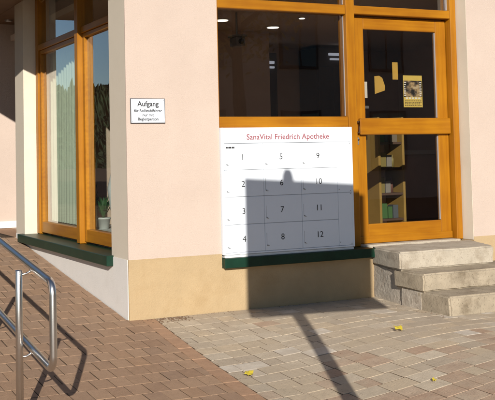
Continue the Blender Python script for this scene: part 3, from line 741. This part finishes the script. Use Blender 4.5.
def tree(x, y, h, cr_, lb, seed, n=9000, ls=.10):
    rnd = random.Random(seed); t_ = tag(empty('street_tree', (x, y, -.2)), lb, 'tree', 'street trees across the road')
    bm = BM(); tube(bm, [(x, y, -.4), (x+.05, y, h*.25), (x-.05, y+.1, h*.5), (x, y, h*.9)], [.16, .13, .09, .02], 10)
    tips = []
    for k in range(22):
        zz = h*rnd.uniform(.36, .85); a = rnd.uniform(0, 6.28); L_ = cr_*rnd.uniform(.5, 1)*(1.15-zz/h*.6)
        p0 = Vector((x, y, zz)); p1 = p0+Vector((math.cos(a)*L_*.5, math.sin(a)*L_*.5, L_*.35)); p2 = p0+Vector((math.cos(a)*L_, math.sin(a)*L_, L_*.55))
        tube(bm, [p0, p1, p2], [.05, .03, .008], 6); tips += [p1, p2, (p1+p2)/2]
    obj('trunk', bm, M['bark'], t_)
    V, Fc = [], []
    for k in range(n):
        c = rnd.choice(tips)+Vector((rnd.gauss(0, .4), rnd.gauss(0, .4), rnd.gauss(0, .35))); u_ = Vector((rnd.gauss(0, 1), rnd.gauss(0, 1), rnd.gauss(0, 1))).normalized(); v_ = u_.cross(Vector((rnd.gauss(0, 1), rnd.gauss(0, 1), 1))).normalized(); s_ = ls*rnd.uniform(.5, 1)
        b_ = len(V); V += [tuple(c-u_*s_), tuple(c+v_*s_*.5), tuple(c+u_*s_), tuple(c-v_*s_*.5)]; Fc.append((b_, b_+1, b_+2, b_+3))
    o = obj('crown', (V, [], Fc), M['foliage'], t_)
tree(6.0, -9.6, 8.2, 3.2, 'autumn street tree across the road, mirrored in the shop window', 3)
# wooded hill mirrored in the side window
V, Fc = [], []; rnd = random.Random(5); nn_ = 60
for i in range(nn_+1):
    x = -150+i*240/nn_; hgt = 9+3.5*math.sin(i*.21)+1.5*math.sin(i*.7+1)
    V += [(x, 96, -1.5), (x, 122, hgt-.8), (x, 160, hgt), (x, 230, -1)]
for i in range(nn_):
    for k in range(3): Fc.append((i*4+k, (i+1)*4+k, (i+1)*4+k+1, i*4+k+1))
tag(obj('hill', (V, [], Fc), M['forest']), kind='structure')
V, Fc = [], []; NX, NY = 460, 60
for i in range(NX+1):
    for j in range(NY+1):
        x = -58+i*54/NX+rnd.uniform(-.05, .05); f_ = j/NY; ii = (x+150)/240*nn_
        hgt = 9+3.5*math.sin(ii*.21)+1.5*math.sin(ii*.7+1); y = 92+30*f_
        b_ = abs(noise.noise(Vector((x*.33, y*.33, 2))))+.5*abs(noise.noise(Vector((x*.9, y*.9, 5))))+.35*abs(noise.noise(Vector((x*2.6, y*2.6, 8))))+.22*rnd.random()
        V.append((x, y+rnd.uniform(-.3, .3), -1+(hgt+1)*f_+3.2*b_*(.3+f_)))
for i in range(NX):
    for j in range(NY):
        a = i*(NY+1)+j; Fc.append((a, a+NY+1, a+NY+2, a+1))
tag(obj('hillside_wood', (V, [], Fc), M['forest']), 'dark wooded hillside mirrored in the side window', 'wood', kind='stuff')

NB = tag(empty('sky_blocking_house', (-8, 8, 0)), 'added house across the ramp, left of the frame, blocking sky light from the side wall', 'building')  # unseen house added to block sky light and darken the side wall
bm = BM(); box(bm, -16, -6.5, 1.5, 16, -.5, 7.0); obj('wall', bm, M['house'], NB)
bm = BM()
a = [bm.verts.new(q) for q in ((-16.4, 1.1, 7.0), (-6.1, 1.1, 7.0), (-6.1, 16.4, 7.0), (-16.4, 16.4, 7.0), (-11.2, 1.1, 10.5), (-11.2, 16.4, 10.5))]
for q in ((0, 3, 5, 4), (1, 4, 5, 2), (0, 4, 1), (3, 2, 5), (0, 1, 2, 3)): bm.faces.new([a[i] for i in q])
obj('roof', bm, M['roof'], NB)
for zz in (1.0, 4.2):
    for k in range(4):
        y = 3.0+k*3.2
        bm = BM(); box(bm, -6.499, -6.45, y-.08, y+1.18, zz-.08, zz+1.68); wf = obj('window', bm, M['white_dull'], NB)
        bm = BM(); box(bm, -6.449, -6.44, y, y+.52, zz, zz+1.6); obj('pane', bm, M['winter_dark'], wf)
        bm = BM(); box(bm, -6.449, -6.44, y+.58, y+1.1, zz, zz+1.6); obj('pane', bm, M['winter_dark'], wf)

# ---------------------------------------------------------------- crumbs of soil and grit on the paving
rnd = random.Random(11)
def grit(name, spots, label):
    V, Fc = [], []
    for (x, y, r) in spots:
        b_ = len(V); z = terrain(x, y); rot = rnd.uniform(0, 6.28); sq = rnd.uniform(.5, 1)
        for (dx, dy, dz) in ((1, 0, 0), (0, 1, 0), (-1, 0, 0), (0, -1, 0), (.2, .1, .4)):
            ux, uy = dx*r*rnd.uniform(.7, 1.2), dy*r*sq*rnd.uniform(.7, 1.2)
            V.append((x+ux*math.cos(rot)-uy*math.sin(rot), y+ux*math.sin(rot)+uy*math.cos(rot), z+dz*r-.001))
        Fc += [(b_, b_+1, b_+4), (b_+1, b_+2, b_+4), (b_+2, b_+3, b_+4), (b_+3, b_, b_+4)]
    tag(obj(name, (V, [], Fc), M['soil']), label, 'grit', kind='stuff')
M['soil'] = mat('crumbled_soil', (.16, .10, .06), .95, .3, 30)
sp = []
for k in range(420):
    x = rnd.uniform(-1.3, 2.2); y = -3.2*rnd.random(); sp.append((x, y, rnd.uniform(.002, .007)))
for k in range(160):      # crumbs gathered at the wall foot
    x = rnd.uniform(.02, 2.2); sp.append((x, -.012-abs(rnd.gauss(0, .03)), rnd.uniform(.003, .010)))
for k in range(220):      # loose soil by the building corner and along the seam
    t_ = rnd.random(); x = .10+.38*t_+rnd.gauss(0, .03); y = -.03-abs(rnd.gauss(0, .06)); sp.append((x, y, rnd.uniform(.003, .016)))
for k in range(200):
    y = -2.6*rnd.random(); sp.append((bound(y)+rnd.gauss(0, .02), y, rnd.uniform(.002, .007)))
for k in range(90):
    y = -1.25*rnd.random(); sp.append((2.20+rnd.gauss(0, .02)+(.09*(1+y/.6) if y > -.6 else 0), y, rnd.uniform(.003, .011)))
grit('scattered_grit', sp, 'dark crumbs of soil and grit scattered over the paving')
